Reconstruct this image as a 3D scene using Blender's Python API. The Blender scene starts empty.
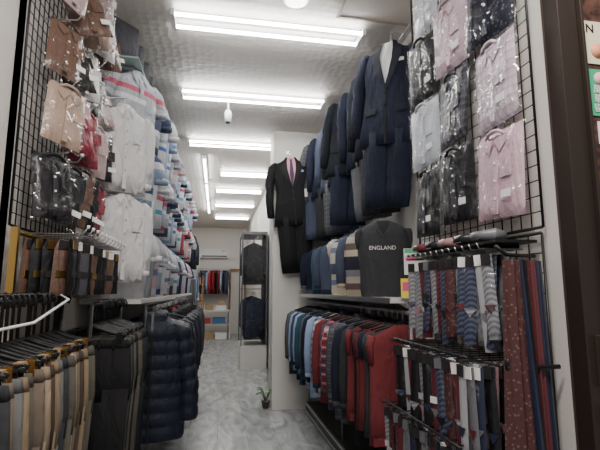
import bpy, math, random
from mathutils import Matrix, Vector
random.seed(11)
R=random.random
def U(a,b): return a+(b-a)*random.random()
H=1.5
# ------------------------------------------------------------ materials
_m={}
def M(name,col=(.5,.5,.5),rough=.85,kind=None,cols=None,period=.05,coat=0,metal=0,bump=.25,bscale=35,emis=0,spec=.3,wr=0):
    if name in _m: return _m[name]
    m=bpy.data.materials.new(name); m.use_nodes=True
    nt=m.node_tree; N=nt.nodes; L=nt.links
    b=N['Principled BSDF']
    b.inputs['Roughness'].default_value=rough
    b.inputs['Metallic'].default_value=metal
    b.inputs['Specular IOR Level'].default_value=spec
    if coat:
        b.inputs['Coat Weight'].default_value=coat*.6; b.inputs['Coat Roughness'].default_value=.15
    b.inputs['Base Color'].default_value=(*col,1)
    tc=N.new('ShaderNodeTexCoord')
    def math_(op,a,bb=None):
        n=N.new('ShaderNodeMath'); n.operation=op
        for i,x in enumerate((a,bb)):
            if x is None: continue
            if isinstance(x,(int,float)): n.inputs[i].default_value=x
            else: L.new(x,n.inputs[i])
        return n.outputs[0]
    if kind:
        sp=N.new('ShaderNodeSeparateXYZ'); L.new(tc.outputs['Object'],sp.inputs[0])
        h=math_('ADD',sp.outputs[0],sp.outputs[1]); z=sp.outputs[2]
        def ramp(co,cs,per):
            fr=math_('FRACT',math_('DIVIDE',co,per))
            r=N.new('ShaderNodeValToRGB'); r.color_ramp.interpolation='CONSTANT'
            e=r.color_ramp.elements
            e[0].position=0; e[0].color=(*cs[0],1)
            e[1].position=1/len(cs); e[1].color=(*cs[1],1)
            for i in range(2,len(cs)):
                q=e.new(i/len(cs)); q.color=(*cs[i],1)
            L.new(fr,r.inputs[0]); return r.outputs[0]
        if kind=='zs': L.new(ramp(z,cols,period),b.inputs['Base Color'])
        elif kind=='vs': L.new(ramp(h,cols,period),b.inputs['Base Color'])
        elif kind=='ds': L.new(ramp(math_('ADD',h,z),cols,period),b.inputs['Base Color'])
        elif kind=='chk':
            mx=N.new('ShaderNodeMix'); mx.data_type='RGBA'; mx.blend_type='MIX'; mx.inputs[0].default_value=.5
            L.new(ramp(z,cols,period),mx.inputs[6]); L.new(ramp(h,cols,period),mx.inputs[7]); L.new(mx.outputs[2],b.inputs['Base Color'])
        elif kind=='spk':
            nz=N.new('ShaderNodeTexVoronoi'); nz.inputs['Scale'].default_value=1/period
            L.new(tc.outputs['Object'],nz.inputs['Vector'])
            r=N.new('ShaderNodeValToRGB'); r.color_ramp.interpolation='CONSTANT'
            e=r.color_ramp.elements; e[0].color=(*cols[0],1); e[1].position=.28; e[1].color=(*cols[1],1)
            L.new(nz.outputs['Distance'],r.inputs[0]); L.new(r.outputs[0],b.inputs['Base Color'])
        elif kind=='nz':
            nz=N.new('ShaderNodeTexNoise'); nz.inputs['Scale'].default_value=1/period; nz.inputs['Detail'].default_value=6
            L.new(tc.outputs['Object'],nz.inputs['Vector'])
            r=N.new('ShaderNodeValToRGB'); e=r.color_ramp.elements
            e[0].position=.35; e[0].color=(*cols[0],1); e[1].position=.68; e[1].color=(*cols[1],1)
            L.new(nz.outputs[0],r.inputs[0]); L.new(r.outputs[0],b.inputs['Base Color'])
    if bump:
        nz=N.new('ShaderNodeTexNoise'); nz.inputs['Scale'].default_value=bscale; nz.inputs['Detail'].default_value=3
        L.new(tc.outputs['Object'],nz.inputs['Vector'])
        bp=N.new('ShaderNodeBump'); bp.inputs['Strength'].default_value=bump; bp.inputs['Distance'].default_value=.01
        L.new(nz.outputs[0],bp.inputs['Height']); out=bp.outputs[0]
        if wr:
            mp=N.new('ShaderNodeMapping'); mp.inputs['Scale'].default_value=(1,1,.35); L.new(tc.outputs['Object'],mp.inputs[0])
            n2=N.new('ShaderNodeTexNoise'); n2.inputs['Scale'].default_value=15; n2.inputs['Detail'].default_value=2; n2.inputs['Distortion'].default_value=.8
            L.new(mp.outputs[0],n2.inputs['Vector'])
            b2=N.new('ShaderNodeBump'); b2.inputs['Strength'].default_value=wr; b2.inputs['Distance'].default_value=.05
            L.new(n2.outputs[0],b2.inputs['Height']); L.new(bp.outputs[0],b2.inputs['Normal']); out=b2.outputs[0]
        L.new(out,b.inputs['Normal'])
        if coat: L.new(out,b.inputs['Coat Normal'])
    if emis:
        b.inputs['Emission Color'].default_value=(*col,1); b.inputs['Emission Strength'].default_value=emis
    _m[name]=m; return m
def plastic(name='clear_plastic',fac=.055,tint=(1,1,1)):
    if name in _m: return _m[name]
    m=bpy.data.materials.new(name); m.use_nodes=True; nt=m.node_tree; N=nt.nodes; L=nt.links
    N.remove(N['Principled BSDF']); o=N['Material Output']
    t=N.new('ShaderNodeBsdfTransparent'); g=N.new('ShaderNodeBsdfGlossy'); g.inputs['Roughness'].default_value=.09
    g.inputs['Color'].default_value=(*tint,1)
    mx=N.new('ShaderNodeMixShader'); 
    tc=N.new('ShaderNodeTexCoord'); nz=N.new('ShaderNodeTexNoise'); nz.inputs['Scale'].default_value=9; nz.inputs['Detail'].default_value=1.5; nz.inputs['Distortion'].default_value=2
    L.new(tc.outputs['Object'],nz.inputs['Vector'])
    bp=N.new('ShaderNodeBump'); bp.inputs['Strength'].default_value=.8; bp.inputs['Distance'].default_value=.03
    L.new(nz.outputs[0],bp.inputs['Height']); L.new(bp.outputs[0],g.inputs['Normal'])
    mr=N.new('ShaderNodeMapRange'); mr.inputs[1].default_value=.5; mr.inputs[2].default_value=.68; mr.inputs[3].default_value=fac*.15; mr.inputs[4].default_value=fac*3
    L.new(nz.outputs[0],mr.inputs[0]); L.new(mr.outputs[0],mx.inputs[0])
    L.new(t.outputs[0],mx.inputs[1]); L.new(g.outputs[0],mx.inputs[2]); L.new(mx.outputs[0],o.inputs[0])
    _m[name]=m; return m
# ------------------------------------------------------------ mesh builder
class MB:
    def __init__(s): s.v=[];s.f=[];s.m=[];s.sm=[];s.mats=[]
    def add(s,vs,fs,mat,T=None,smooth=True):
        if mat not in s.mats: s.mats.append(mat)
        k=s.mats.index(mat); o=len(s.v)
        for p in vs:
            p=Vector(p)
            s.v.append(T@p if T is not None else p)
        for f in fs:
            s.f.append([i+o for i in f]); s.m.append(k); s.sm.append(smooth)
    def box(s,c,d,mat,T=None):
        x,y,z=c; a,b,e=d[0]/2,d[1]/2,d[2]/2
        vs=[(x+i*a,y+j*b,z+k*e) for i in(-1,1) for j in(-1,1) for k in(-1,1)]
        s.add(vs,[(0,1,3,2),(4,6,7,5),(0,4,5,1),(2,3,7,6),(0,2,6,4),(1,5,7,3)],mat,T,False)
    def loft(s,rings,mat,T=None,cap=True,smooth=True):
        n=len(rings[0]); vs=[p for r in rings for p in r]; fs=[]
        for i in range(len(rings)-1):
            for j in range(n):
                a=i*n+j; b=i*n+(j+1)%n
                fs.append((a,b,b+n,a+n))
        if cap:
            fs.append(tuple(range(n))[::-1]); q=(len(rings)-1)*n; fs.append(tuple(range(q,q+n)))
        s.add(vs,fs,mat,T,smooth)
    def tube(s,pts,r,mat,T=None,n=6,cap=True):
        pts=[Vector(p) for p in pts]; rings=[]
        if not isinstance(r,(list,tuple)): r=[r]*len(pts)
        for i,p in enumerate(pts):
            t=(pts[min(i+1,len(pts)-1)]-pts[max(i-1,0)]).normalized()
            up=Vector((0,0,1)) if abs(t.z)<.9 else Vector((0,1,0))
            if abs(t.z)>=.7 and abs(t.y)<.7: up=Vector((0,1,0))
            a=t.cross(up).normalized(); b=t.cross(a).normalized()
            rings.append([p+(a*math.cos(k*2*math.pi/n)+b*math.sin(k*2*math.pi/n))*r[i] for k in range(n)])
        s.loft(rings,mat,T,cap)
    def grid(s,fn,nu,nv,mat,T=None,smooth=True):
        vs=[fn(i/nu,j/nv) for j in range(nv+1) for i in range(nu+1)]
        fs=[(j*(nu+1)+i,j*(nu+1)+i+1,(j+1)*(nu+1)+i+1,(j+1)*(nu+1)+i) for j in range(nv) for i in range(nu)]
        s.add(vs,fs,mat,T,smooth)
    def pillow(s,w,h,t,mat,T=None,nu=10,nv=12,wr=.0,ph=0):
        def side(sg):
            def fn(u,v):
                x=(u-.5)*2; z=(v-.5)*2
                k=max(0,(1-abs(x)**6))**.5*max(0,(1-abs(z)**8))**.5
                y=sg*t/2*k*(1+wr*math.sin(9*x+5*z+ph)+wr*math.sin(7*z-3*x+2*ph))
                return (x*w/2,y,z*h/2)
            return fn
        s.grid(side(-1),nu,nv,mat,T); s.grid(side(1),nu,nv,mat,T)
    def obj(s,name,T=None,parent=None,bevel=0):
        me=bpy.data.meshes.new(name); me.from_pydata([tuple(p) for p in s.v],[],s.f)
        for m in s.mats: me.materials.append(m)
        me.polygons.foreach_set('material_index',s.m); me.polygons.foreach_set('use_smooth',s.sm); me.update()
        o=bpy.data.objects.new(name,me); bpy.context.collection.objects.link(o)
        if T is not None: o.matrix_world=T
        if parent: o.parent=parent
        if bevel:
            md=o.modifiers.new('bevel','BEVEL'); md.width=bevel; md.segments=2; md.limit_method='ANGLE'
        return o
def empty(name,loc=(0,0,0)):
    e=bpy.data.objects.new(name,None); bpy.context.collection.objects.link(e); e.location=loc; e.empty_display_size=.1; return e
def TR(x,y,z,rz=0,rx=0,ry=0,s=1):
    return Matrix.Translation((x,y,z))@Matrix.Rotation(math.radians(rz),4,'Z')@Matrix.Rotation(math.radians(ry),4,'Y')@Matrix.Rotation(math.radians(rx),4,'X')@Matrix.Scale(s,4)
def text(name,body,size,T,mat,parent,ext=.0008):
    c=bpy.data.curves.new(name,'FONT'); c.body=body; c.size=size; c.extrude=ext; c.align_x='CENTER'; c.align_y='CENTER'
    c.materials.append(mat); o=bpy.data.objects.new(name,c); bpy.context.collection.objects.link(o)
    o.matrix_world=T@Matrix.Rotation(math.pi/2,4,'X'); o.parent=parent; return o
# ------------------------------------------------------------ garment builder (front = local -y, neck at z=0)
class G:
    def __init__(s,mb,T,prof,n=2.4): s.mb=mb;s.T=T;s.p=prof;s.n=n;s.ph=U(0,6)
    def ab(s,z):
        p=s.p
        if z>=p[0][0]: return p[0][1:3]
        for i in range(len(p)-1):
            if p[i+1][0]<=z<=p[i][0]:
                t=(p[i][0]-z)/(p[i][0]-p[i+1][0]); return (p[i][1]*(1-t)+p[i+1][1]*t,p[i][2]*(1-t)+p[i+1][2]*t)
        return p[-1][1:3]
    def surf(s,x,z):
        a,b=s.ab(z); q=min(.999,abs(x)/a); return -b*(1-q**s.n)**(1/s.n)
    def body(s,mat,seg=22,fold=.0,cap=True):
        rings=[]; z0=s.p[0][0]; z1=s.p[-1][0]
        for (z,a,b) in s.p:
            t=(z0-z)/(z0-z1); r=[]
            for k in range(seg):
                th=2*math.pi*k/seg; c,q=math.cos(th),math.sin(th)
                x=a*math.copysign(abs(c)**(2/s.n),c); y=b*math.copysign(abs(q)**(2/s.n),q)
                y*=1+fold*t*math.sin(5*th+s.ph); x*=1+fold*.25*t*math.sin(3*th+s.ph)
                r.append((x,y,z))
            rings.append(r)
        s.mb.loft(rings,mat,s.T,cap)
    def strip(s,Lp,Rp,mat,off=.006,cols=3,sub=3):
        a=[];b=[]
        for i in range(len(Lp)-1):
            for k in range(sub):
                t=k/sub
                a.append((Lp[i][0]*(1-t)+Lp[i+1][0]*t,Lp[i][1]*(1-t)+Lp[i+1][1]*t)); b.append((Rp[i][0]*(1-t)+Rp[i+1][0]*t,Rp[i][1]*(1-t)+Rp[i+1][1]*t))
        a.append(Lp[-1]); b.append(Rp[-1]); vs=[];fs=[]
        for i in range(len(a)):
            for c in range(cols+1):
                t=c/cols; x=a[i][0]*(1-t)+b[i][0]*t; z=a[i][1]*(1-t)+b[i][1]*t
                vs.append((x,s.surf(x,z)-off,z))
        w=cols+1
        for i in range(len(a)-1):
            for c in range(cols): fs.append((i*w+c,i*w+c+1,(i+1)*w+c+1,(i+1)*w+c))
        s.mb.add(vs,fs,mat,s.T)
    def sleeve(s,side,mat,pts,seg=10,cuff=None):
        rings=[]
        for (x,z,rx,ry) in pts:
            rings.append([(side*x+rx*math.cos(2*math.pi*k/seg),ry*math.sin(2*math.pi*k/seg),z) for k in range(seg)])
        s.mb.loft(rings,mat,s.T)
        if cuff:
            x,z,rx,ry=pts[-1]
            s.mb.loft([[(side*x+rx*1.05*math.cos(2*math.pi*k/seg),ry*1.05*math.sin(2*math.pi*k/seg),z+dz) for k in range(seg)] for dz in(.03,-.008)],cuff,s.T)
    def collar(s,mat,w=.065,h=.035,stand=.03,off=.012):
        seg=14
        r0=[(w*math.cos(2*math.pi*k/seg),w*.8*math.sin(2*math.pi*k/seg),-.012) for k in range(seg)]
        r1=[(w*.85*math.cos(2*math.pi*k/seg),w*.7*math.sin(2*math.pi*k/seg)+.005,stand) for k in range(seg)]
        s.mb.loft([r0,r1],mat,s.T,cap=False)
        s.strip([(-.052,.01),(-.075,-.035),(-.05,-.085)],[(-.004,.0),(-.012,-.03),(-.048,-.087)],mat,off)
        s.strip([(.004,.0),(.012,-.03),(.048,-.087)],[(.052,.01),(.075,-.035),(.05,-.085)],mat,off)
black=M('black_plastic',(.01,.01,.011),.4,bump=0)
chrome=M('chrome',(.55,.55,.57),.28,metal=1,bump=0)
brass=M('brass',(.62,.42,.14),.3,metal=1,bump=0)
white_p=M('white_plastic',(.8,.8,.8),.4,bump=0)
label=M('white_label',(.8,.8,.78),.6,bump=0)
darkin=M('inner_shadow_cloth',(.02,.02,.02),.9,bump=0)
PL=plastic(); CG=plastic('cabinet_glass',.008)
def hook(mb,T,top=.1,mat=chrome):
    pts=[(0,0,0),(0,0,top-.04)]+[(.018-.018*math.cos(a),0,top-.022+.02*math.sin(a)) for a in [0,.8,1.57,2.3,3.1,3.7]]
    mb.tube(pts,.0025,mat,T,5)
def suit(name,T,m,shirt,tie,trou=None,tl=1.25,parent=None,tag=False):
    mb=MB(); g=G(mb,None,[(0.01,.06,.04),(-.03,.12,.05),(-.055,.19,.055),(-.10,.222,.062),(-.2,.215,.066),(-.3,.2,.062),(-.38,.19,.06),(-.48,.2,.062),(-.58,.215,.064),(-.68,.23,.06),(-.78,.242,.055)])
    g.body(m,36,.14)
    g.strip([(-.045,.012),(-.055,-.1),(-.03,-.22),(-.002,-.33)],[(.045,.012),(.055,-.1),(.03,-.22),(.002,-.33)],shirt,.006,4)
    if tie: g.strip([(-.018,-.01),(-.012,-.035),(-.026,-.2),(-.004,-.32)],[(.018,-.01),(.012,-.035),(.026,-.2),(.004,-.32)],tie,.011,2)
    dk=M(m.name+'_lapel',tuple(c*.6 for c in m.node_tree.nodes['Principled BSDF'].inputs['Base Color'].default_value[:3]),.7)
    for sd in(-1,1):
        o=[(.062,.02),(.105,-.07),(.125,-.115),(.085,-.22),(.006,-.36)]; i=[(.038,.022),(.05,-.05),(.048,-.13),(.026,-.24),(-.004,-.345)]
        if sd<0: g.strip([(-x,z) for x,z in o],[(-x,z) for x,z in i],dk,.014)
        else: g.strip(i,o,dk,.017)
        g.strip([(sd*.13-.05,-.5),(sd*.13-.05,-.55)],[(sd*.13+.05,-.495),(sd*.13+.05,-.545)],dk,.012)
        g.sleeve(sd,m,[(.185,-.045,.03,.045),(.205,-.08,.055,.06),(.24,-.2,.056,.058),(.262,-.30,.052,.055),(.258,-.36,.044,.05),(.266,-.40,.05,.052),(.272,-.5,.046,.048),(.266,-.68,.042,.045)],14)
        for k in range(3): mb.box((sd*.268,-.046,-.64+k*.018),(.01,.008,.01),black)
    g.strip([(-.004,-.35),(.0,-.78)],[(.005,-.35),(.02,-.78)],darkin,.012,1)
    for z in(-.39,-.48): mb.box((.0,g.surf(0,z)-.015,z),(.018,.008,.018),black)
    g.strip([(.1,-.135),(.1,-.168)],[(.14,-.145),(.14,-.168)],label if not tag else M('pocket_square',(.3,.35,.5)),.01)
    trou=trou or m
    for sd in(-1,1):
        rings=[]
        for z,a,b,x in[(-.68,.105,.05,.098),(-.85,.10,.042,.096),(-1.0,.095,.036,.094),(-1.12,.098,.034,.093),(-tl,.09,.026,.088)]:
            rings.append([(sd*x+a*math.cos(2*math.pi*k/16),b*math.sin(2*math.pi*k/16)*(1.4 if k in(4,12) else 1),z) for k in range(16)])
        mb.loft(rings,trou)
    hook(mb,TR(0,0,.0),.11)
    if tag: mb.box((.16,-.09,-.42),(.06,.003,.09),label)
    elif R()<.5: mb.box((.27,-.07,-.5),(.04,.003,.06),label)
    return mb.obj(name,T,parent)
def vest_bust(name,T,m,mtrim,shirt=None,txt=None,L=.54,sl=False,slm=None,parent=None):
    mb=MB(); g=G(mb,None,[(0.0,.07,.05),(-.03,.13,.07),(-.06,.175,.08),(-.12,.185,.095),(-.22,.19,.1),(-.36,.175,.09),(-L+.04,.175,.088),(-L,.168,.085)])
    g.body(m,24,.03)
    g.strip([(-.06,0),(-.055,-.06),(-.003,-.13)],[(-.045,0.002),(-.035,-.05),(.003,-.112)],mtrim,.012)
    g.strip([(.045,0.002),(.035,-.05),(-.003,-.112)],[(.06,0),(.055,-.06),(.003,-.13)],mtrim,.012)
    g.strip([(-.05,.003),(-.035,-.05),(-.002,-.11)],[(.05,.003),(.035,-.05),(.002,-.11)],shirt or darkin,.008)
    if shirt: g.collar(shirt,.06)
    g.strip([(-.17,-L+.05),(-.165,-L)],[(.17,-L+.05),(.165,-L)],mtrim,.006,8)
    for sd in(-1,1):
        if sl: g.sleeve(sd,slm or m,[(.15,-.04,.03,.05),(.18,-.08,.055,.065),(.21,-.18,.055,.06),(.222,-.32,.047,.05),(.215,-.47,.04,.042)],cuff=mtrim)
        else: g.sleeve(sd,mtrim,[(.168,-.055,.03,.05),(.18,-.08,.028,.066),(.187,-.14,.022,.06),(.178,-.2,.015,.04)])
    o=mb.obj(name,T,parent)
    if txt: text('chest_text',txt,.04,Matrix.Translation((-.01,-.106,-.2)),label,o)
    return o
def polo(mb,T,m,mt,L=.5):
    g=G(mb,T,[(0.0,.065,.05),(-.03,.12,.06),(-.055,.18,.07),(-.11,.20,.085),(-.22,.205,.09),(-L*.7,.2,.085),(-L,.20,.08)])
    g.body(m,20,.09); g.collar(mt,.062)
    g.strip([(-.016,-.03),(-.016,-.18)],[(.016,-.03),(.016,-.18)],mt,.009,1)
    for z in(-.06,-.1,-.14): mb.box((0,g.surf(0,z)-.012,z),(.01,.005,.01),label,T)
    g.strip([(.05,-.17),(.05,-.27)],[(.13,-.17),(.13,-.27)],mt if R()<.4 else m,.006,2)
    for sd in(-1,1): g.sleeve(sd,m,[(.16,-.035,.03,.045),(.185,-.07,.06,.065),(.225,-.15,.068,.065),(.25,-.23,.066,.06)],8,cuff=mt)
def rackg(mb,T,m,kind='sweater',trim=None,L=.68,w=.5,th=.035):
    s=w/.5; trim=trim or m
    g=G(mb,T,[(0.0,.06*s,th*.8),(-.03,.12*s,th*.9),(-.07,.19*s,th),(-.12,.21*s,th*1.1),(-.3,.205*s,th*1.1),(-.5,.21*s,th),(-L,.215*s,th*.9)],2.2)
    g.body(m,20,.18)
    if kind in('sweater','shirt','coat'):
        for sd in(-1,1):
            g.sleeve(sd,m,[(.17*s,-.045,.03,th),(.2*s,-.08,.05,th*1.05),(.225*s,-.2,.048,th*1.1),(.238*s,-.4,.042,th),(.232*s,-.6,.038,th*.9)],9,cuff=trim)
    else:
        for sd in(-1,1): g.sleeve(sd,trim,[(.19*s,-.06,.02,th),(.205*s,-.12,.018,th*1.05),(.2*s,-.22,.012,th)],8)
    if kind in('shirt','coat'):
        g.collar(trim,.06); g.strip([(-.015,-.03),(-.015,-L)],[(.015,-.03),(.015,-L)],trim,.008,1)
    else:
        g.strip([(-.06,.0),(-.05,-.05),(-.003,-.12)],[(-.045,0),(-.035,-.04),(.003,-.1)],trim,.008)
        g.strip([(.045,.0),(.035,-.04),(-.003,-.1)],[(.06,0),(.05,-.05),(.003,-.12)],trim,.008)
        g.strip([(-.2*s,-L+.05),(-.2*s,-L)],[(.2*s,-L+.05),(.2*s,-L)],trim,.006,6)
    hook(mb,T,.09)
    mb.tube([Vector((-.17*s,0,-.035)),Vector((0,0,.02)),Vector((.17*s,0,-.035))],.006,black,T,5)
def puffer(mb,T,m,trim,L=.72):
    prof=[(.05,.085,.055),(.02,.1,.07),(0,.09,.06),(-.02,.14,.08)]
    z=-.05
    while z>-L:
        base=.2+min(.03,(-z)*.1)
        prof+= [(z,base,.095),(z-.02,base+.01,.108),(z-.07,base+.01,.108),(z-.092,base,.095)]
        z-=.095
    g=G(mb,T,prof,2.3); g.body(m,30,.04)
    g.strip([(-.008,.05),(-.008,-L)],[(.008,.05),(.008,-L)],trim,.012,1,sub=24)
    for sd in(-1,1):
        pts=[(.15,-.03,.04,.06)]
        for i in range(7):
            zz=-.06-.09*i; x=.2+.06*min(1,i/4)
            pts+=[(x,zz,.068,.074),(x,zz-.02,.076,.083),(x,zz-.065,.076,.083),(x,zz-.086,.068,.074)]
        g.sleeve(sd,m,pts,12)
    hook(mb,T,.1)
def trouser(mb,T,m,L=.95,w=.2,th=.024):
    def ring(a,b,z,x=0): return [(x+a*math.copysign(abs(math.cos(t))**.8,math.cos(t)),b*math.copysign(abs(math.sin(t))**.9,math.sin(t)),z) for t in [2*math.pi*k/16 for k in range(16)]]
    mb.loft([ring(w*.96,th,0),ring(w,th*1.1,-.04)],m,T)
    mb.loft([ring(w,th,-.042),ring(w*1.05,th*1.15,-.2),ring(w*1.02,th*1.1,-.3)],m,T)
    for sd in(-1,1): mb.loft([ring(w*.52,th*1.1,-.24,sd*w*.5),ring(w*.48,th,-.5,sd*w*.47),ring(w*.42,th*.9,-L,sd*w*.45)],m,T)
    mb.box((0,-th-.001,-.1),(.006,.004,.12),darkin,T)
    for x in(-.6,-.25,.25,.6): mb.box((x*w,-th*1.05-.002,-.02),(.01,.005,.045),m,T)
def cliphanger(mb,T,clip=brass,top=.17,w=.17,r=.005):
    pts=[(0,0,0),(0,0,top-.06)]+[(.028-.028*math.cos(a),0,top-.028+.03*math.sin(a)) for a in [0,.8,1.57,2.3,3.1,3.8]]
    mb.tube(pts,r,black,T,6)
    mb.tube([(-w,0,.0),(-w*.6,0,.012),(-w*.2,0,.035),(0,0,.05),(w*.2,0,.035),(w*.6,0,.012),(w,0,.0)],.009,black,T,6)
    for sd in(-1,1):
        x=sd*w*.85
        mb.box((x,-.016,-.012),(.03,.006,.045),clip,T); mb.box((x,.016,-.012),(.03,.006,.045),clip,T); mb.box((x,0,.012),(.026,.034,.008),clip,T)
def pack_shirt(mb,T,m,m2=None,w=.25,h=.335,t=.035):
    m2=m2 or m; ph=U(0,6)
    mb.pillow(w,h,t,m,T,10,12,.06,ph)
    y=-t/2-.004
    mb.tube([(-.055,y+.004,h/2-.03),(-.03,y-.006,h/2-.012),(0,y-.008,h/2-.008),(.03,y-.006,h/2-.012),(.055,y+.004,h/2-.03)],[.008]*5,m2,T,6)
    mb.add([(-.06,y,h/2-.025),(-.002,y-.006,h/2-.045),(-.03,y-.004,h/2-.095),(-.065,y,h/2-.06)],[(0,1,2,3)],m2,T)
    mb.add([(.06,y,h/2-.025),(.065,y,h/2-.06),(.03,y-.004,h/2-.095),(.002,y-.006,h/2-.045)],[(0,1,2,3)],m2,T)
    mb.box((0,y,-.03),(.024,.004,h*.75),m2,T)
    for z in(.04,-.03,-.1): mb.box((0,y-.004,z),(.009,.004,.009),label,T)
    mb.box((.06,y,.01),(.06,.004,.065),m2,T)
    mb.pillow(w*1.1,h*1.1,t*1.6,PL,T,12,14,.12,ph+1)
    if R()<.5: mb.box((.07,-t*.9,-.09),(.05,.002,.03),label,T)
def tie(mb,T,m,L=.36,top=.03,w=.075,t=.014):
    o=[(-top/2,0),(-w/2,-L*.86),(0,-L),(w/2,-L*.86),(top/2,0)]
    f=[(x,-t/2,z) for x,z in o]; b=[(x,t/2,z) for x,z in o]; c=[(0,-t*.8,0),(0,-t*.8,-L*.86)]
    vs=f+b+c
    mb.add(vs,[(0,10,11,1),(10,4,3,11),(1,11,2),(11,3,2),(5,6,7,8,9),(0,1,6,5),(1,2,7,6),(2,3,8,7),(3,4,9,8),(4,0,5,9)],m,T,False)
# ------------------------------------------------------------ ROOM
XL,XR,YB,CZ=-.92,1.56,16.0,3.66
wallm=M('painted_wall',(.72,.69,.645),.75,bump=.1,bscale=60)
def arch(name,c,d,mat,bevel=0):
    mb=MB(); mb.box((0,0,0),d,mat); return mb.obj(name,Matrix.Translation(c),None,bevel)
fm=bpy.data.materials.new('grey_plank_tile'); fm.use_nodes=True
N=fm.node_tree.nodes; Lk=fm.node_tree.links; b=N['Principled BSDF']
tc=N.new('ShaderNodeTexCoord'); mp=N.new('ShaderNodeMapping'); mp.inputs['Rotation'].default_value=(0,0,math.pi/2); Lk.new(tc.outputs['Object'],mp.inputs[0])
br=N.new('ShaderNodeTexBrick'); br.inputs['Scale'].default_value=1; br.inputs['Brick Width'].default_value=1.2; br.inputs['Row Height'].default_value=.3; br.inputs['Mortar Size'].default_value=.002
br.inputs['Color1'].default_value=(.38,.395,.40,1); br.inputs['Color2'].default_value=(.43,.445,.45,1); br.inputs['Mortar'].default_value=(.24,.24,.24,1)
Lk.new(mp.outputs[0],br.inputs['Vector'])
mp2=N.new('ShaderNodeMapping'); mp2.inputs['Scale'].default_value=(2.5,.8,1); mp2.inputs['Rotation'].default_value=(0,0,.35); Lk.new(tc.outputs['Object'],mp2.inputs[0])
nz=N.new('ShaderNodeTexNoise'); nz.inputs['Scale'].default_value=2.6; nz.inputs['Detail'].default_value=8; nz.inputs['Distortion'].default_value=1.2; Lk.new(mp2.outputs[0],nz.inputs['Vector'])
rp=N.new('ShaderNodeValToRGB'); rp.color_ramp.elements[0].position=.35; rp.color_ramp.elements[0].color=(.68,.68,.68,1); rp.color_ramp.elements[1].position=.65; rp.color_ramp.elements[1].color=(1.25,1.25,1.25,1)
Lk.new(nz.outputs[0],rp.inputs[0])
mx=N.new('ShaderNodeMix'); mx.data_type='RGBA'; mx.blend_type='MULTIPLY'; mx.inputs[0].default_value=1; Lk.new(br.outputs[0],mx.inputs[6]); Lk.new(rp.outputs[0],mx.inputs[7]); Lk.new(mx.outputs[2],b.inputs['Base Color'])
b.inputs['Roughness'].default_value=.24
arch('floor',(.35,7.8,-.05),(2.8,16.6,.1),fm)
arch('pavement',(.35,-1.5,-.06),(8,4,.1),M('pavement_concrete',(.25,.24,.23),.85,bump=.4))
cm=bpy.data.materials.new('embossed_ceiling'); cm.use_nodes=True
N=cm.node_tree.nodes; Lk=cm.node_tree.links; b=N['Principled BSDF']; b.inputs['Base Color'].default_value=(.56,.525,.49,1); b.inputs['Roughness'].default_value=.6
tc=N.new('ShaderNodeTexCoord')
vo=N.new('ShaderNodeTexVoronoi'); vo.inputs['Scale'].default_value=14; vo.inputs['Randomness'].default_value=.5; Lk.new(tc.outputs['Object'],vo.inputs['Vector'])
bp=N.new('ShaderNodeBump'); bp.inputs['Strength'].default_value=.32; bp.inputs['Distance'].default_value=.02; Lk.new(vo.outputs['Distance'],bp.inputs['Height']); Lk.new(bp.outputs[0],b.inputs['Normal'])
arch('ceiling',(.35,8.7,CZ+.05),(2.8,14.8,.1),cm)
arch('wall_left',(XL-.05,9.05,CZ/2),(.1,13.9,CZ),wallm)
arch('wall_right',(XR+.05,9.2,CZ/2),(.1,13.6,CZ),wallm)
arch('wall_back',(.35,YB+.05,CZ/2),(2.6,.1,CZ),wallm)
arch('wall_entrance_right',(1.36,1.87,CZ/2),(.42,1.06,CZ),wallm)
arch('column_right',(1.14,6.1,CZ/2),(.84,.4,CZ),M('column_paint',(.70,.68,.64),.6,bump=.05),.006)
arch('wall_inner_right',(1.29,11.15,CZ/2),(.54,9.7,CZ),wallm)
bb=M('baseboard_dark',(.12,.12,.12),.4,bump=0)
arch('baseboard_left',(XL+.01,9,.05),(.02,13.8,.1),bb)
arch('baseboard_right',(1.01,11.1,.05),(.02,9.6,.1),bb)
framem=M('dark_bronze_frame',(.045,.034,.028),.4,metal=.4,bump=0)
granite=M('brown_granite',(.05,.02,.015),.25,kind='nz',cols=[(.03,.013,.010),(.13,.058,.04)],period=.03,bump=.05,spec=.5)
mb=MB(); mb.box((1.19,1.30,CZ/2),(.09,.07,CZ),framem); mb.box((1.155,1.335,CZ/2),(.012,.03,CZ),M('frame_edge',(.14,.11,.09),.35,metal=.5,bump=0)); mb.box((1.225,1.255,CZ/2),(.012,.02,CZ),framem)
mb.box((1.19,1.25,1.28),(.035,.03,.16),M('lock_metal',(.25,.2,.17),.35,metal=.9,bump=0)); mb.box((1.19,1.24,1.12),(.025,.03,.05),chrome)
mb.obj('door_frame_right',None,None,.003)
arch('pillar_granite_right',(1.75,1.37,CZ/2),(1.02,.2,CZ),granite,.004)
tan=M('tan_painted_metal',(.45,.28,.16),.5,bump=.05)
mb=MB(); mb.box((-1.42,1.93,CZ/2),(.96,.3,CZ),tan); mb.box((-.945,1.77,CZ/2),(.03,.03,CZ),M('tan_trim',(.38,.24,.15),.4,bump=0))
mb.obj('pillar_left',None,None,.004)
arch('wall_entrance_left',(-.93,2.05,CZ/2),(.02,.25,CZ),wallm)
mb=MB(); pm=M('panel_paint',(.55,.51,.47),.6,bump=0); pt=M('panel_trim',(.32,.28,.25),.5,bump=0)
mb.box((0,0,0),(.62,.5,.01),pm)
for x in(-.31,.31): mb.box((x,0,-.008),(.02,.52,.012),pt)
for y in(-.25,.25): mb.box((0,y,-.008),(.64,.02,.012),pt)
mb.obj('ceiling_access_panel',TR(1.2,2.95,CZ-.006))
tubem=M('fluorescent_tube',(.99,.985,.97),emis=53,bump=0)
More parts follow.
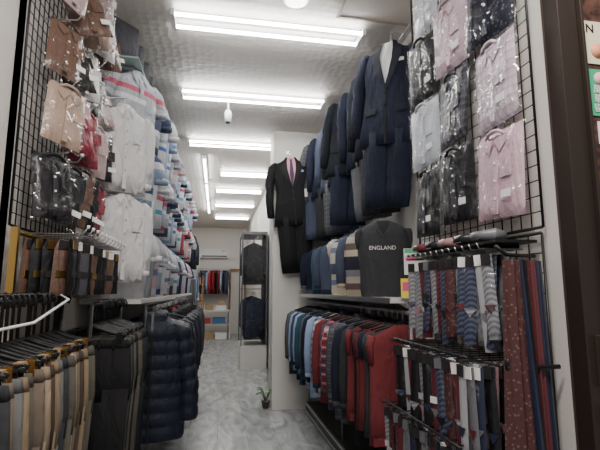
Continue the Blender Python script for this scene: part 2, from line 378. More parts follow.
fixm=M('fixture_white',(.7,.7,.7),.4,bump=0); fixb=M('fixture_reflector',(.3,.29,.27),.5,bump=0)
def fixture(x,y,L,rz=0,n=2,s=1):
    mb=MB(); mb.box((0,0,-.015),(L,.07,.03),fixb)
    for sd in(-1,1): mb.box((sd*(L/2-.015),0,-.055),(.03,.21 if n==2 else .05,.05),fixm)
    for k in ([-.085,.085] if n==2 else [0]):
        mb.tube([(-L/2+.03,k,-.062),(L/2-.03,k,-.062)],.014,tubem,None,8)
    return mb.obj('ceiling_light_fixture',TR(x,y,CZ,rz))
for (x,y,L) in [(.38,3.4,1.56),(.36,4.78,1.6),(.34,6.45,1.6),(.45,8.15,.9),(.42,9.6,1.0),(.4,11.3,1.0),(.4,13.3,1.0)]: fixture(x,y,L)
for y in(8,9.8,11.6): fixture(-.25,y,1.7,90,1)
mb=MB(); mb.tube([(0,0,0),(0,0,-.02)],.1,fixm,None,24); mb.tube([(0,0,-.02),(0,0,-.035)],.08,M('downlight_glow',(1,.96,.9),emis=8,bump=0),None,24)
mb.obj('round_ceiling_lamp',TR(.53,3.04,CZ))
mb=MB(); mb.tube([(0,0,0),(0,0,-.14)],.012,fixm); mb.tube([(0,0,-.13),(0,-.01,-.16),(0,-.02,-.27)],[.03,.045,.035],fixm,None,12); mb.tube([(0,-.02,-.27),(0,-.022,-.28)],.028,black,None,12); mb.box((0,0,-.005),(.08,.08,.01),fixm)
mb.obj('cctv_camera',TR(.08,5.0,CZ))
# ------------------------------------------------------------ fabrics
F=lambda n,c,r=.85,**k: M(n,c,r,**{**dict(wr=.45),**k})
navy=F('navy_wool',(.012,.016,.034)); blk=F('black_wool',(.009,.009,.01)); char=F('charcoal_wool',(.03,.031,.035)); grey=F('grey_wool',(.12,.12,.13))
slate=F('slate_blue_wool',(.06,.075,.12)); mid=F('midnight_wool',(.012,.015,.023))
wht=F('white_cotton',(.68,.68,.70)); lblue=F('light_blue_cotton',(.32,.42,.6)); cream=F('cream_knit',(.55,.48,.36))
burg=F('burgundy_knit',(.17,.03,.035)); wine=F('wine_knit',(.10,.022,.025)); red=F('red_cotton',(.38,.035,.045)); dgrey=F('dark_grey_knit',(.04,.042,.048)); teal=F('teal_knit',(.03,.08,.12))
chk=M('windowpane_check',(.05,.06,.1),kind='chk',cols=[(.03,.033,.045)]*4+[(.16,.17,.2)],period=.06,wr=.4)
chk2=M('grey_check',(.1,.1,.1),kind='chk',cols=[(.06,.06,.07),(.1,.1,.11),(.06,.06,.07),(.17,.17,.19)],period=.05,wr=.4)
plaid=M('red_plaid',(.2,.05,.05),kind='chk',cols=[(.28,.02,.03),(.04,.03,.06),(.28,.02,.03),(.6,.5,.45)],period=.07,wr=.4)
plaid2=M('blue_plaid',(.1,.1,.2),kind='chk',cols=[(.06,.1,.24),(.4,.42,.5),(.05,.06,.12),(.5,.15,.12)],period=.06,wr=.4)
plaid3=M('white_plaid',(.5,.5,.5),kind='chk',cols=[(.6,.6,.6),(.6,.6,.6),(.3,.1,.12),(.15,.2,.35)],period=.06,wr=.4)
kstr=M('knit_block_stripe',(.3,.3,.3),kind='zs',cols=[(.03,.03,.05),(.03,.03,.05),(.5,.42,.32),(.12,.09,.08),(.45,.4,.33),(.2,.2,.24)],period=.33)
kstr2=M('knit_cream_stripe',(.3,.3,.3),kind='zs',cols=[(.06,.08,.13),(.5,.46,.4),(.5,.46,.4),(.16,.2,.3),(.5,.46,.4),(.06,.07,.1)],period=.3)
argyle=M('argyle_knit',(.2,.2,.2),kind='spk',cols=[(.4,.1,.1),(.05,.06,.12)],period=.05)
# ------------------------------------------------------------ RIGHT: suits
phi=-48
S=[(3.2,navy,wht,None,navy),(3.52,mid,wht,None,char),(3.86,navy,wht,None,grey),(4.2,mid,lblue,None,navy),(4.55,char,wht,None,slate),(4.9,slate,wht,None,chk2),(5.25,navy,wht,burg,char),(5.56,chk2,lblue,None,slate)]
for i,(y,m,sh,ti,tr) in enumerate(S):
    suit('hanging_suit',TR(1.33+U(-.01,.01),y,3.44,phi+U(-10,10),ry=U(-4,4),s=1.05),m,sh,ti,tr,tl=1.25)
mb=MB(); mb.tube([(1.46,2.7,3.58),(1.46,5.88,3.58)],.012,chrome)
for y in(2.9,3.9,4.9,5.7): mb.tube([(1.555,y,3.58),(1.46,y,3.58)],.01,chrome)
for (y,*_) in S: mb.tube([(1.46,y,3.58),(1.33,y,3.555)],.005,chrome)
mb.obj('suit_hanging_rail')
pinktie=F('pink_shirt_cotton',(.62,.3,.36))
suit('hanging_suit',TR(.925,5.76,3.22,-4,ry=-4,s=1.14),blk,pinktie,F('dark_tie',(.08,.05,.1)),blk,tl=1.32,tag=True)
mb=MB(); mb.tube([(.925,5.9,3.35),(.925,5.77,3.335)],.006,chrome); mb.box((.925,5.895,3.35),(.05,.01,.05),chrome); mb.obj('wall_hook')
shelfm=M('white_laminate',(.6,.59,.57),.4,bump=0)
mb=MB(); mb.box((1.29,4.18,1.435),(.50,3.1,.03),shelfm); mb.box((1.037,4.18,1.435),(.006,3.1,.034),chrome)
for y in(2.8,3.8,4.8,5.6): mb.add([(1.55,y,1.42),(1.55,y,1.2),(1.15,y,1.42)],[(0,1,2)],chrome)
mb.obj('wall_shelf')
V=[(3.2,1.225,-20,dgrey,dgrey,None,'ENGLAND',False,None),(3.72,1.26,-32,kstr,F('beige_knit',(.35,.29,.22)),dgrey,None,True,slate),(4.22,1.26,-35,kstr2,cream,navy,None,False,None),(4.7,1.26,-40,slate,navy,wht,None,True,None),(5.15,1.26,-40,teal,navy,None,None,False,None),(5.5,1.26,-40,navy,slate,None,None,True,None)]
for (y,x,r,m,t,sh,tx,sl,slm) in V:
    vest_bust('knit_vest_display',TR(x,y,1.452+.556,r,s=1.03),m,t,sh,tx,.54,sl,slm)
mb=MB(); gr=M('green_card',(.08,.5,.25),.5,bump=0); pk=M('pink_print',(.8,.1,.3),.5,bump=0); yl=M('yellow_card',(.85,.7,.08),.5,bump=0)
mb.box((0,0,.22),(.13,.004,.16),label); mb.box((0,-.003,.285),(.12,.002,.025),gr); mb.box((-.02,-.003,.24),(.07,.002,.03),pk); mb.box((.01,-.003,.195),(.09,.002,.02),gr); mb.box((.04,-.003,.16),(.03,.002,.025),yl)
mb.box((-.045,-.01,.06),(.085,.004,.115),yl); mb.box((-.045,-.014,.07),(.065,.002,.05),pk); mb.box((.045,-.012,.055),(.075,.004,.1),gr); mb.box((.045,-.016,.06),(.055,.002,.05),label)
mb.tube([(0,.004,0),(0,.004,.14)],.004,chrome); mb.box((0,.0,.002),(.12,.05,.004),chrome)
mb.obj('price_card_stand',TR(1.185,2.58,1.452,-24,s=1))
# right clothes rack
rk=empty('clothes_rack')
mb=MB(); mb.tube([(1.17,2.62,1.36),(1.17,5.75,1.36)],.014,chrome,None,10)
for y in(2.64,4.2,5.74):
    mb.tube([(1.17,y,1.36),(1.17,y,.14)],.014,chrome,None,10)
mb.obj('rail',None,rk)
mb=MB(); seq=[burg,dgrey,burg,wine,blk,burg,char,navy,grey,dgrey,chk2,slate,plaid,grey,argyle,burg,lblue,plaid2,plaid3,teal,red,lblue,plaid,navy,slate,grey,plaid3,teal,wine,plaid2,lblue,char,slate,navy,lblue,teal,grey,char]
y=2.70
for i,m in enumerate(seq):
    kind='vest' if i<5 else random.choice(['sweater','shirt','sweater','vest'])
    rackg(mb,TR(1.15+U(-.02,.02),y,1.285,U(-7,7)),m,kind,random.choice([m,m,navy,dgrey]),L=U(.66,.8),w=U(.5,.57),th=.036)
    y+=.08
mb.obj('hanging_sweaters',None,rk)
mb=MB(); mb.box((1.33,4.15,.07),(.42,3.1,.14),M('plinth_dark',(.08,.075,.07),.5,bump=0)); mb.box((1.115,4.15,.135),(.02,3.1,.02),chrome); mb.box((1.115,4.15,.04),(.012,3.1,.03),chrome)
mb.obj('plinth',None,rk)
# ------------------------------------------------------------ RIGHT: packaged shirts mesh panel
def meshpanel(w,h,sp=.055):
    mb=MB(); n=int(w/sp); k=int(h/sp)
    for i in range(n+1):
        x=-w/2+i*w/n; mb.tube([(x,0,0),(x,0,h)],.0032 if 0<i<n else .006,black,None,4)
    for j in range(k+1):
        z=j*h/k; mb.tube([(-w/2,-.003,z),(w/2,-.003,z)],.0024 if 0<j<k else .006,black,None,4)
    return mb
pr=empty('shirt_display_grid',(0,0,0))
m_=meshpanel(.98,1.75); m_.obj('wire_grid',TR(1.125,1.88,1.72,-90),pr)
lil=M('lilac_cotton',(.62,.45,.55),coat=.6,kind='spk',cols=[(.36,.25,.34),(.54,.41,.47)],period=.012,bump=.4,wr=.3)
lil2=M('pink_lilac_cotton',(.58,.40,.48),coat=.6,bump=.4,wr=.3); blkp=M('black_print',(.02,.02,.025),.6,coat=.3,kind='nz',cols=[(.006,.006,.008),(.022,.022,.026)],period=.03,bump=.3,wr=.3)
gryp=M('pale_grey_cotton',(.48,.52,.58),.6,coat=.6,bump=.4,wr=.3); nvp=M('navy_print',(.02,.03,.07),.6,coat=.3,kind='spk',cols=[(.06,.07,.1),(.008,.01,.02)],period=.02,bump=.3,wr=.3)
chp=M('dark_check_cotton',(.03,.03,.04),.6,coat=.3,kind='chk',cols=[(.012,.012,.018),(.09,.09,.12),(.018,.018,.025)],period=.035,wr=.3)
ppk=M('pale_check_cotton',(.6,.5,.6),.6,coat=.6,kind='chk',cols=[(.58,.48,.54),(.40,.30,.42),(.62,.56,.6)],period=.035,wr=.3)
cols=[[blkp,gryp,blkp],[lil,chp,blkp],[nvp,ppk,lil2]]
mb=MB()
for c,yy in enumerate((2.16,1.86,1.54)):
    for r,zz in enumerate((2.69,2.32,1.95)):
        T=TR(1.08,yy+U(-.01,.01),zz+(0.03 if c==1 else 0),-86+U(-8,6),rx=U(-4,2),ry=U(-3,3))
        pack_shirt(mb,T,cols[c][r],None,.27,.35)
        T2=TR(1.1,yy,zz+.17,-90); mb.tube([(0,0,0),(0,-.02,.02),(0,-.02,.04),(0,.03,.04)],.003,chrome,T2,5)
for c,yy in enumerate((2.1,1.8,1.5)): pack_shirt(mb,TR(1.08,yy,3.06,-92),[gryp,blkp,nvp][c],None,.27,.34)
mb.obj('packaged_shirts',None,pr)
# ------------------------------------------------------------ RIGHT: tie racks
tr_=empty('necktie_rack')
K=dict(coat=.6,bump=.2)
T1=[M('tie_wine',(.12,.026,.034),.4,**K),M('tie_grey',(.15,.15,.165),.4,**K),M('tie_navy',(.022,.028,.055),.4,**K),M('tie_black',(.012,.012,.014),.4,**K),
 M('tie_silver_stripe',(.3,.3,.3),.4,kind='ds',cols=[(.24,.24,.26),(.14,.14,.16),(.24,.24,.26),(.34,.34,.37)],period=.02,**K),
 M('tie_red_stripe',(.3,.05,.05),.4,kind='ds',cols=[(.15,.03,.038),(.15,.03,.038),(.05,.02,.03)],period=.02,**K),M('tie_blue_stripe',(.1,.15,.3),.4,kind='ds',cols=[(.03,.04,.08),(.09,.10,.15)],period=.02,**K),
 M('tie_brown_dot',(.1,.05,.04),.4,kind='spk',cols=[(.15,.09,.08),(.075,.028,.028)],period=.014,**K),M('tie_rose',(.34,.18,.20),.4,**K),M('tie_silver',(.42,.42,.45),.35,**K)]
Tw=[0,0,1,1,2,3,3,4,4,5,6,7,8,9]
rt=lambda: T1[random.choice(Tw)]
mb=meshpanel(.8,1.2,.07); mb.obj('wire_grid',TR(1.125,1.8,.5,-90),tr_)
mb=MB()
rows=[(1.63,[1.05,.99],2.13,1.5,.36),(1.24,[1.0,.94,.88],2.1,1.46,.37),(.95,[.98,.92,.84],2.14,1.46,.36)]
for zt,xs,y0,y1,L in rows:
    n=13
    mb.tube([(1.1,y0,zt+.03),(1.1,y1,zt+.03)],.008,black)
    if zt<1.5: mb.tube([(xs[-1]-.03,y0+.02,zt+.03),(xs[-1]-.03,y1,zt+.03)],.005,black)
    for i in range(n):
        y=y0-(y0-y1)*i/(n-1)
        mb.tube([(1.12,y,zt+.02),(xs[-1]-.05,y,zt+.02),(xs[-1]-.06,y,zt+.04)],.0032,black if zt<1.5 else chrome,None,5)
        for x in xs:
            for k in range(2):
                xx=x-k*.022+U(-.004,.004)
                T=TR(xx,y+U(-.008,.008),zt,-70+U(-25,25),ry=U(-4,4))
                m=rt(); hh=L*U(.85,1.0); w=U(.04,.05)
                mb.pillow(w,hh,.016,m,T@Matrix.Translation((0,0,-hh/2)),3,7,.0)
                mb.add([(-w/2,-.0105,-hh*.6),(w/2,-.0105,-hh*.6),(.0,-.0115,-hh*.7)],[(0,1,2)],rt(),T,False)
                mb.box((0,-.010,-.02),(.034,.003,.04),random.choice([label,darkin,darkin,darkin,T1[1]]),T)
                if R()<.2: mb.box((0,-.011,-hh*.5),(w,.002,.025),random.choice([label,T1[9],darkin]),T)
            mb.pillow(.06,L*1.05,.036,PL,TR(x-.011,y,zt-L/2+.01,-70+U(-25,25)),3,6)
mb.obj('packaged_neckties',None,tr_)
mb=MB()
mb.tube([(1.12,1.44,1.62),(.98,1.4,1.62),(.94,1.4,1.65)],.007,black)
for i in range(10):
    T=TR(1.09-.016*i+U(-.004,.004),1.40-.006*i,1.6,-60+U(-18,18),ry=U(-2,2)); tie(mb,T,random.choice([T1[0],T1[7],T1[5],T1[2],T1[3]]),U(.7,.92),.035,.066,.01)
for z in(1.25,.93):
    mb.tube([(1.12,1.5,z),(.93,1.36,z),(.93,1.36,z+.03)],.008,black); mb.tube([(1.12,1.36,z),(.93,1.36,z)],.008,black)
mb.obj('hanging_neckties',None,tr_)
mb=MB(); mb.box((1.04,1.8,1.672),(.16,.76,.01),black)
for i in range(5):
    y=2.08-i*.13; m=[T1[0],T1[3],T1[8],T1[3],T1[1]][i]
    mb.pillow(.1,.05,.12,m,TR(1.02,y,1.705,-90),6,4); mb.box((.965,y,1.705),(.004,.05,.03),label if i%2 else brass)
mb.obj('bow_tie_boxes',None,tr_)
# ------------------------------------------------------------ pillar stickers
st=empty('pillar_sticker',(0,0,0)); y0=1.267
mb=MB(); crm=M('cream_paper',(.75,.68,.5),.6,bump=0); grn=M('sticker_green',(.05,.42,.22),.5,bump=0)
mb.box((1.283,y0,2.36),(.09,.003,.16),crm); mb.tube([(1.293,y0-.001,2.33),(1.293,y0-.004,2.33)],.028,M('sticker_orange',(.8,.35,.2),.6,bump=0),None,20)
mb.box((1.305,y0,2.175),(.11,.003,.17),grn); mb.tube([(1.29,y0-.001,2.225),(1.29,y0-.004,2.225)],.024,M('pale_pink_dot',(.8,.45,.45),.6,bump=0),None,20)
mb.box((1.315,y0,2.03),(.1,.003,.08),label); mb.box((1.315,y0,1.9),(.09,.003,.12),crm)
mb.obj('paper',None,st)
text('letter','N',.045,Matrix.Translation((1.268,y0-.003,2.41)),black,st)
for i,ch in enumerate('萬華區'): text('district',ch,.034,Matrix.Translation((1.275,y0-.003,2.183-i*.034)),label,st)
# ------------------------------------------------------------ LEFT: trouser racks
Tm=[F('khaki_twill',(.20,.145,.09)),F('taupe_twill',(.13,.10,.075)),char,F('dark_brown_twill',(.055,.038,.028)),blk,F('grey_twill',(.12,.12,.12)),F('beige_twill',(.26,.20,.14)),F('olive_grey_twill',(.08,.075,.06))]
r1=empty('trouser_rack')
mb=MB(); mb.tube([(-.74,1.25,1.455),(-.74,2.42,1.455)],.011,black,None,10)
for y in(1.27,2.4): mb.tube([(-.74,y,1.455),(-.74,y,0)],.013,black,None,10)
mb.obj('rail',None,r1)
mb=MB(); sq=[0,2,1,5,0,7,1,6,3,0,5,2,7,6,1,3,0,5,7,2]
wclip=M('wood_clip',(.4,.25,.12),.4,bump=0)
for i,k in enumerate(sq):
    T=TR(-.74+U(-.01,.01),1.33+i*.055,1.26,U(-9,9)); cliphanger(mb,T,[brass,black,wclip][i%3],top=.225,r=.0065); trouser(mb,T@Matrix.Translation((0,0,-.02)),Tm[k],U(.95,1.0),.19,.021)
    if i%3==1: mb.box((.12,-.03,-.07),(.03,.003,.04),label,T)
mb.obj('hanging_trousers',None,r1)
mb=MB(); mb.tube([(-.86,1.5,1.33),(-.74,1.6,1.36),(-.66,1.85,1.38),(-.62,2.1,1.46),(-.66,2.12,1.48)],[.003,.006,.006,.005,.003],white_p); mb.obj('plastic_strap',None,r1)
r2=empty('trouser_rack')
mb=MB(); mb.tube([(-.62,2.46,1.42),(-.62,3.2,1.42)],.011,black,None,10)
for y in(2.47,3.19): mb.tube([(-.62,y,1.42),(-.62,y,0)],.012,black,None,10)
mb.obj('rail',None,r2)
mb=MB()
for i in range(14):
    T=TR(-.63+U(-.01,.01),2.5+i*.051,1.27,U(-6,6)); cliphanger(mb,T,chrome if i%2 else black); trouser(mb,T@Matrix.Translation((0,0,-.02)),random.choice([blk,mid,char,blk,Tm[3],Tm[7]]),U(.98,1.02),.2,.02)
mb.obj('hanging_trousers',None,r2)
# ------------------------------------------------------------ LEFT: jackets rack
r3=empty('jacket_rack')
mb=MB(); mb.tube([(-.48,3.3,1.39),(-.48,7.6,1.39)],.012,black,None,10)
for y in(3.31,5.4,7.59): mb.tube([(-.48,y,1.39),(-.48,y,0)],.014,black,None,10)
mb.obj('rail',None,r3)
navn=M('navy_nylon',(.010,.014,.026),.6,bump=.4,bscale=18,spec=.25,wr=.4); blkn=M('black_nylon',(.01,.01,.012),.55,bump=.4,spec=.3,wr=.4); oln=M('slate_nylon',(.03,.033,.045),.55,bump=.4,wr=.4)
mb=MB()
puffer(mb,TR(-.44,3.42,1.29,6),navn,black,.8); puffer(mb,TR(-.45,3.62,1.29,-4),blkn,black,.8); puffer(mb,TR(-.47,3.82,1.29,3),oln,black,.78)
y=4.0
while y<7.5:
    m=random.choice([blk,navn,char,blkn,mid,oln,dgrey]); rackg(mb,TR(-.48+U(-.02,.02),y,1.29,U(-5,5)),m,'coat',random.choice([m,m,red,blk]),L=U(.75,.88),w=.58,th=.055); y+=.125
mb.obj('hanging_jackets',None,r3)
# ------------------------------------------------------------ LEFT: mesh panel w/ packs
pl=empty('packaged_garment_grid')
m_=meshpanel(.9,1.85); m_.obj('wire_grid',TR(-.89,2.58,1.78,90),pl)
burp=M('burgundy_satin',(.22,.025,.045),.4,coat=.6,bump=.4,wr=.4); beip=M('beige_satin',(.38,.27,.21),.45,coat=.5,bump=.4,wr=.4); bkp=M('black_satin',(.01,.01,.012),.5,coat=.3,bump=.3,wr=.4); brp=M('brown_satin',(.13,.075,.055),.45,coat=.5,bump=.4,wr=.4); gyp=M('rose_grey_satin',(.40,.30,.30),.45,coat=.5,bump=.4,wr=.4); whp=M('white_satin',(.6,.58,.57),.45,coat=.5,bump=.4,wr=.4)
mb=MB()
lay=[[bkp,gyp,brp,beip,bkp],[whp,brp,bkp,burp,bkp],[bkp,beip,whp,burp,brp],[gyp,whp,bkp,gyp,bkp],[whp,brp,gyp,bkp,burp]]
for c,yy in enumerate((2.26,2.42,2.58,2.74,2.88)):
    for r,zz in enumerate((3.35,3.02,2.68,2.33,1.99)):
        T=TR(-.77+.03*(r%2),yy+U(-.02,.02),zz+U(-.03,.03),48+U(-14,10),rx=-12+U(-4,4),ry=U(-18,18)); pack_shirt(mb,T,lay[c][r],None,U(.16,.21),.32,.04)
        mb.tube([(-.88,yy,zz+.15),(-.72,yy,zz+.16),(-.70,yy,zz+.19)],.004,chrome,None,5); mb.tube([(-.70,yy,zz+.19),(-.70,yy,zz+.205)],.01,white_p)
mb.obj('packaged_garments',None,pl)
bk=empty('brass_hook_rack')
mb=MB(); mb.tube([(-.86,2.12,1.75),(-.86,3.05,1.75)],.012,brass,None,8)
for y in(2.12,2.6,3.05): mb.box((-.86,y,1.61),(.03,.02,.32),brass)
mb.tube([(-.86,2.12,1.47),(-.86,3.05,1.47)],.01,brass,None,8)
mb.obj('frame',None,bk)
mb=MB()
sk=M('sock_grey',(.07,.07,.08),.6,coat=.5)
for i in range(11):
    y=2.17+i*.085
    mb.tube([(-.86,y,1.75),(-.6,y,1.75),(-.58,y,1.78)],.0035,chrome,None,5); mb.tube([(-.58,y,1.775),(-.578,y,1.79)],.007,white_p)
    for k in range(5):
        T=TR(-.82+k*.045,y+U(-.01,.01),1.6,70+U(-25,20),ry=U(-4,4)); mb.pillow(.075,.25,.022,random.choice([bkp,brp,bkp,bkp,sk]),T,4,6,.1); mb.box((0,-.013,.1),(.05,.003,.04),random.choice([label,brass,darkin,darkin,darkin]),T); mb.box((0,-.013,-.03),(.05,.003,.03),random.choice([T1[3],brass,darkin,darkin]),T)
mb.obj('packaged_socks',None,bk)
# ------------------------------------------------------------ LEFT: polo wall
pw=empty('polo_shirt_shelving')
mb=MB()
for z in(1.42,2.05,2.66,3.26):
    if z<1.5: mb.box((-.71,6.55,z),(.4,6.5,.03),shelfm)
    else: mb.box((-.77,6.6,z),(.28,6.4,.012),M('green_glass_shelf',(.3,.42,.38),.1,bump=0,spec=.8))
    for k in range(8): mb.box((-.8,3.55+.85*k,z-.02),(.22,.015,.02),chrome)
mb.obj('shelves',None,pw)
W=(.60,.61,.63); Gy=(.33,.35,.39)
K=dict(wr=.4)
P=[M('polo_white',W,**K),M('polo_lgrey',(.33,.35,.38),**K),M('polo_pale_blue',(.30,.40,.55),**K),
 M('polo_str_a',W,kind='zs',cols=[W,W,W,(.08,.14,.34),W,(.3,.33,.4),W,W],period=.3,**K),
 M('polo_str_b',W,kind='zs',cols=[(.28,.35,.46),(.28,.35,.46),W,(.05,.07,.16),(.28,.35,.46)],period=.26,**K),
 M('polo_str_c',W,kind='zs',cols=[Gy,Gy,W,Gy,(.36,.08,.12),Gy],period=.24,**K),
 M('polo_str_d',W,kind='zs',cols=[W,W,(.08,.30,.46),W,W,(.5,.09,.13),W],period=.3,**K),
 M('polo_str_e',W,kind='zs',cols=[(.05,.06,.11),Gy,Gy,W,(.05,.06,.11),(.05,.06,.11)],period=.3,**K),
 M('polo_str_f',W,kind='zs',cols=[(.6,.42,.45),W,(.6,.42,.45),(.6,.42,.45),(.2,.22,.35)],period=.28,**K),
 M('polo_pink',(.58,.38,.41),**K),M('polo_navy',(.02,.026,.06),**K),M('polo_red',(.34,.04,.05),**K),M('polo_dark_grey',(.05,.05,.06),**K)]
mb=MB()
for r,z in enumerate((1.436,2.057,2.667)):
    y=3.42+.1*r; q=r*3
    while y<9.6:
        m=P[[3,1,8,4,0,6,5,7,3,2][q%10]] if y<6 else random.choice(P); q+=1
        polo(mb,TR(-.69,y,z+.545,42+U(-9,9),rx=4,s=1.1),m,random.choice([P[0],P[1],m,P[10] if y>4.2 else m]),.49); y+=.33
y=3.5
while y<9:
    mb.pillow(.26,.32,.08,random.choice([P[0],P[1],P[3],bkp,P[12],P[9]]),TR(-.76,y,3.44,48),6,8); y+=.28
mb.obj('polo_shirts',None,pw)
wsh=M('white_shirt_poplin',(.68,.68,.69),.6,wr=.8,bump=.2)
for (x,y,z,r) in[(-.65,3.1,2.72,34),(-.64,3.14,2.13,36)]:
    mb=MB(); T=None
    g=G(mb,T,[(0.0,.065,.05),(-.03,.12,.06),(-.06,.18,.065),(-.12,.205,.07),(-.22,.2,.066),(-.35,.2,.065),(-.5,.205,.062),(-.66,.21,.06)]); g.body(wsh,30,.22); g.collar(wsh,.064)
    g.strip([(-.016,-.03),(-.016,-.64)],[(.016,-.03),(.016,-.64)],wsh,.016,1)
    g.strip([(.06,-.17),(.06,-.28)],[(.14,-.17),(.14,-.28)],wsh,.014,2)
    for zz in(-.1,-.2,-.3,-.4,-.5): mb.box((0,g.surf(0,zz)-.019,zz),(.011,.004,.011),M('button_grey',(.35,.35,.36),.5,bump=0))
    for sd in(-1,1): g.sleeve(sd,wsh,[(.165,-.045,.03,.05),(.19,-.08,.055,.06),(.21,-.2,.052,.055),(.215,-.4,.045,.05),(.205,-.6,.04,.04)],10,cuff=wsh)
    hook(mb,TR(0,0,0),.1)
    mb.obj('white_dress_shirt',TR(x,y,z,r,s=.88))
mb=MB()
for (x,y,z) in[(-.65,3.1,2.80),(-.64,3.14,2.21)]: mb.tube([(XL,y,z-.02),(x,y,z-.0)],.006,chrome)
mb.obj('wall_hook_arms')
# ------------------------------------------------------------ BACK AREA
mb=MB(); cabm=M('cabinet_dark',(.10,.10,.11),.4,bump=0)
mb.box((.73,9.4,.22),(.5,1.0,.44),shelfm); mb.box((.73,9.4,2.62),(.5,1.0,.06),cabm); mb.box((.965,9.4,1.52),(.02,.96,2.14),M('cabinet_back',(.06,.06,.07),.5,bump=0))
for x in(.49,.97):
    for y in(8.91,9.89): mb.box((x,y,1.52),(.025,.025,2.16),cabm)
mb.box((.73,9.4,1.52),(.46,.96,.014),cabm)
mb.tube([(.73,8.95,2.5),(.73,9.85,2.5)],.012,chrome); mb.tube([(.73,8.95,1.44),(.73,9.85,1.44)],.012,chrome)
for k in range(8):
    rackg(mb,TR(.73,9.0+k*.11,2.41,U(-8,8)),[char,navy,slate,blk][k%4],'sweater',None,.8,.42,.045)
    rackg(mb,TR(.73,9.0+k*.11,1.35,U(-8,8)),[navy,slate,blk,dgrey][k%4],'sweater',None,.8,.42,.045)
mb.box((.73,8.905,1.52),(.46,.004,2.1),CG); mb.box((.485,9.4,1.52),(.004,.96,2.1),CG)
mb.obj('glass_display_cabinet')
mb=MB()
for i in range(7):
    rackg(mb,TR(-.66,10.2+i*.36,2.75,50),random.choice([navy,char,red,wht,grey,blk]),'shirt',None,.72,.5,.05)
    rackg(mb,TR(-.66,10.2+i*.36,1.9,50),random.choice([navy,char,lblue,red,grey,slate]),'shirt',None,.72,.5,.05)
for z in(2.84,1.99):
    mb.tube([(-.66,10.05,z),(-.66,12.45,z)],.012,chrome)
    for y in(10.05,12.45): mb.box((-.79,y,z),(.26,.02,.02),chrome)
mb.obj('hanging_shirts_rail')
mb=MB(); mb.box((0,0,0),(.95,.22,.3),fixm); mb.box((0,-.112,-.1),(.85,.004,.05),M('vent_dark',(.1,.1,.1),.5,bump=0)); mb.box((.3,-.113,.08),(.1,.004,.03),M('ac_display',(.2,.35,.5),.4,bump=0))
mb.obj('air_conditioner',TR(-.1,YB-.112,2.75),None,.03)
woodm=M('wood_orange',(.3,.14,.06),.5,kind='nz',cols=[(.22,.1,.04),(.36,.19,.09)],period=.08)
carton=M('carton',(.35,.25,.15),.8,bump=0); bluebx=M('blue_box',(.06,.14,.32),.6,bump=0); redbx=M('red_box',(.4,.05,.04),.6,bump=0)
mb=MB(); mb.box((0,0,.86),(.9,.5,.04),shelfm); mb.box((-.43,0,.42),(.04,.46,.84),shelfm); mb.box((.43,0,.42),(.04,.46,.84),shelfm); mb.box((0,0,.45),(.84,.44,.03),shelfm)
mb.box((-.2,0,.97),(.25,.25,.18),carton); mb.box((.15,0,.95),(.3,.25,.14),label); mb.box((.1,0,.56),(.4,.3,.18),bluebx); mb.box((-.25,0,.55),(.2,.3,.16),redbx); mb.box((.15,0,1.09),(.22,.2,.13),carton)
mb.box((-.2,0,.12),(.3,.3,.24),carton); mb.box((.17,0,.1),(.35,.3,.2),label)
mb.obj('sales_counter',TR(-.0,14.6,0),None,.006)
# garments on a rail in the back room
mb=MB()
mb.tube([(-.62,15.4,2.2),(.42,15.4,2.2)],.014,chrome)
for x in(-.6,.4): mb.tube([(x,15.4,2.2),(x,15.4,0)],.014,chrome)
for i in range(11):
    rackg(mb,TR(-.52+i*.085,15.4,2.12,90+U(-8,8)+random.choice([-25,0])),random.choice([red,navy,slate,char,teal,red,lblue,blk]),'shirt',None,.75,.45,.03)
mb.obj('stock_garment_rail')
mb=MB(); mb.box((.72,15.95,1.05),(.48,.06,2.1),M('door_white',(.6,.58,.55),.5,bump=0)); 
for x in(.46,.97): mb.box((x,15.93,1.08),(.06,.12,2.16),woodm)
mb.box((.715,15.93,2.19),(.57,.12,.07),woodm); mb.tube([(.54,15.92,1.0),(.54,15.86,1.0),(.62,15.86,1.0)],.012,chrome)
mb.obj('door_1',None,None,.004)
mb=MB()
for i in range(4): 
    mb.box((-.62,13.4,.3+.45*i),(.5,1.4,.02),woodm)
    for k in range(4): mb.box((-.62,12.9+k*.33,.42+.45*i),(.3,.25,.2),random.choice([label,carton,bluebx,navy,redbx]))
for y in(12.7,14.1):
    for x in(-.86,-.38): mb.box((x,y,.95),(.03,.03,1.9),woodm)
mb.obj('storage_shelf')
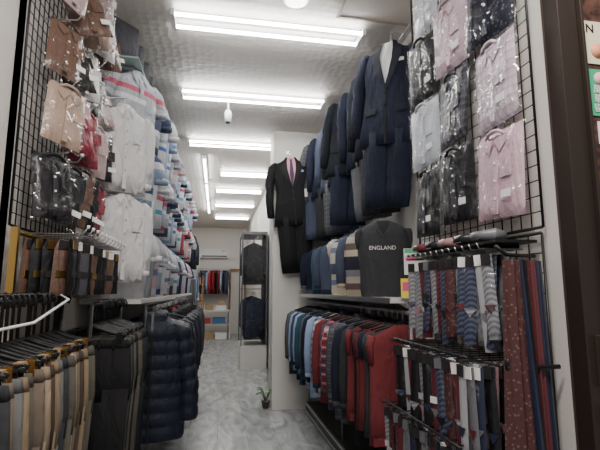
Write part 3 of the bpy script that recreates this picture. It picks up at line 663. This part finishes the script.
def plant(name,T,n,h,leafm):
    mb=MB(); pot=M('pot_'+name,(.12,.1,.09),.5,bump=0)
    ring=lambda r,z:[(r*math.cos(k*math.pi/8),r*math.sin(k*math.pi/8),z) for k in range(16)]
    mb.loft([ring(.05,0),ring(.07,.1),ring(.078,.105),ring(.078,.125),ring(.066,.125),ring(.06,.1)],pot)
    for i in range(n):
        a=U(0,6.28); l=U(.5,1)*h; d=U(.2,.6)*h; c,s_=math.cos(a),math.sin(a)
        tip=Vector((d*c,d*s_,.1+l)); base=Vector((0,0,.1)); mid_=base.lerp(tip,.55)+Vector((0,0,.04))
        mb.tube([base,mid_,tip],.003,leafm,None,4)
        pr_=Vector((-s_,c,0))*.03; e=tip+Vector((c*.08,s_*.08,-.02)); m2=tip.lerp(e,.45)
        mb.add([tip,m2+pr_,e,m2-pr_,m2+Vector((0,0,-.012))],[(0,1,4),(1,2,4),(2,3,4),(3,0,4)],leafm)
    return mb.obj(name,T)
leaf=M('leaf_green',(.05,.16,.03),.5,bump=0)
plant('potted_plant',TR(.66,6.05,.0,s=.75),22,.26,leaf)
# ------------------------------------------------------------ LIGHTS / WORLD / CAMERA
def area(name,loc,rot,sx,sy,p,col):
    l=bpy.data.lights.new(name,'AREA'); l.shape='RECTANGLE'; l.size=sx; l.size_y=sy; l.energy=p; l.color=col
    o=bpy.data.objects.new(name,l); o.location=loc; o.rotation_euler=rot; bpy.context.collection.objects.link(o); return o
area('entrance_fill_light',(.3,.3,3.5),(math.radians(25),0,0),1.8,.3,90,(1,.94,.88))  # added fill light, unseen above the entrance, brightens the foreground stock
w=bpy.data.worlds.new('World'); bpy.context.scene.world=w; w.use_nodes=True
w.node_tree.nodes['Background'].inputs[0].default_value=(1,.96,.93,1); w.node_tree.nodes['Background'].inputs[1].default_value=.38
cam=bpy.data.cameras.new('camera'); cam.sensor_width=36; cam.lens=27.06; co=bpy.data.objects.new('camera',cam); bpy.context.collection.objects.link(co)
co.location=(0,0,H); co.rotation_euler=(math.radians(98.2),0,math.radians(-10.4)); bpy.context.scene.camera=co
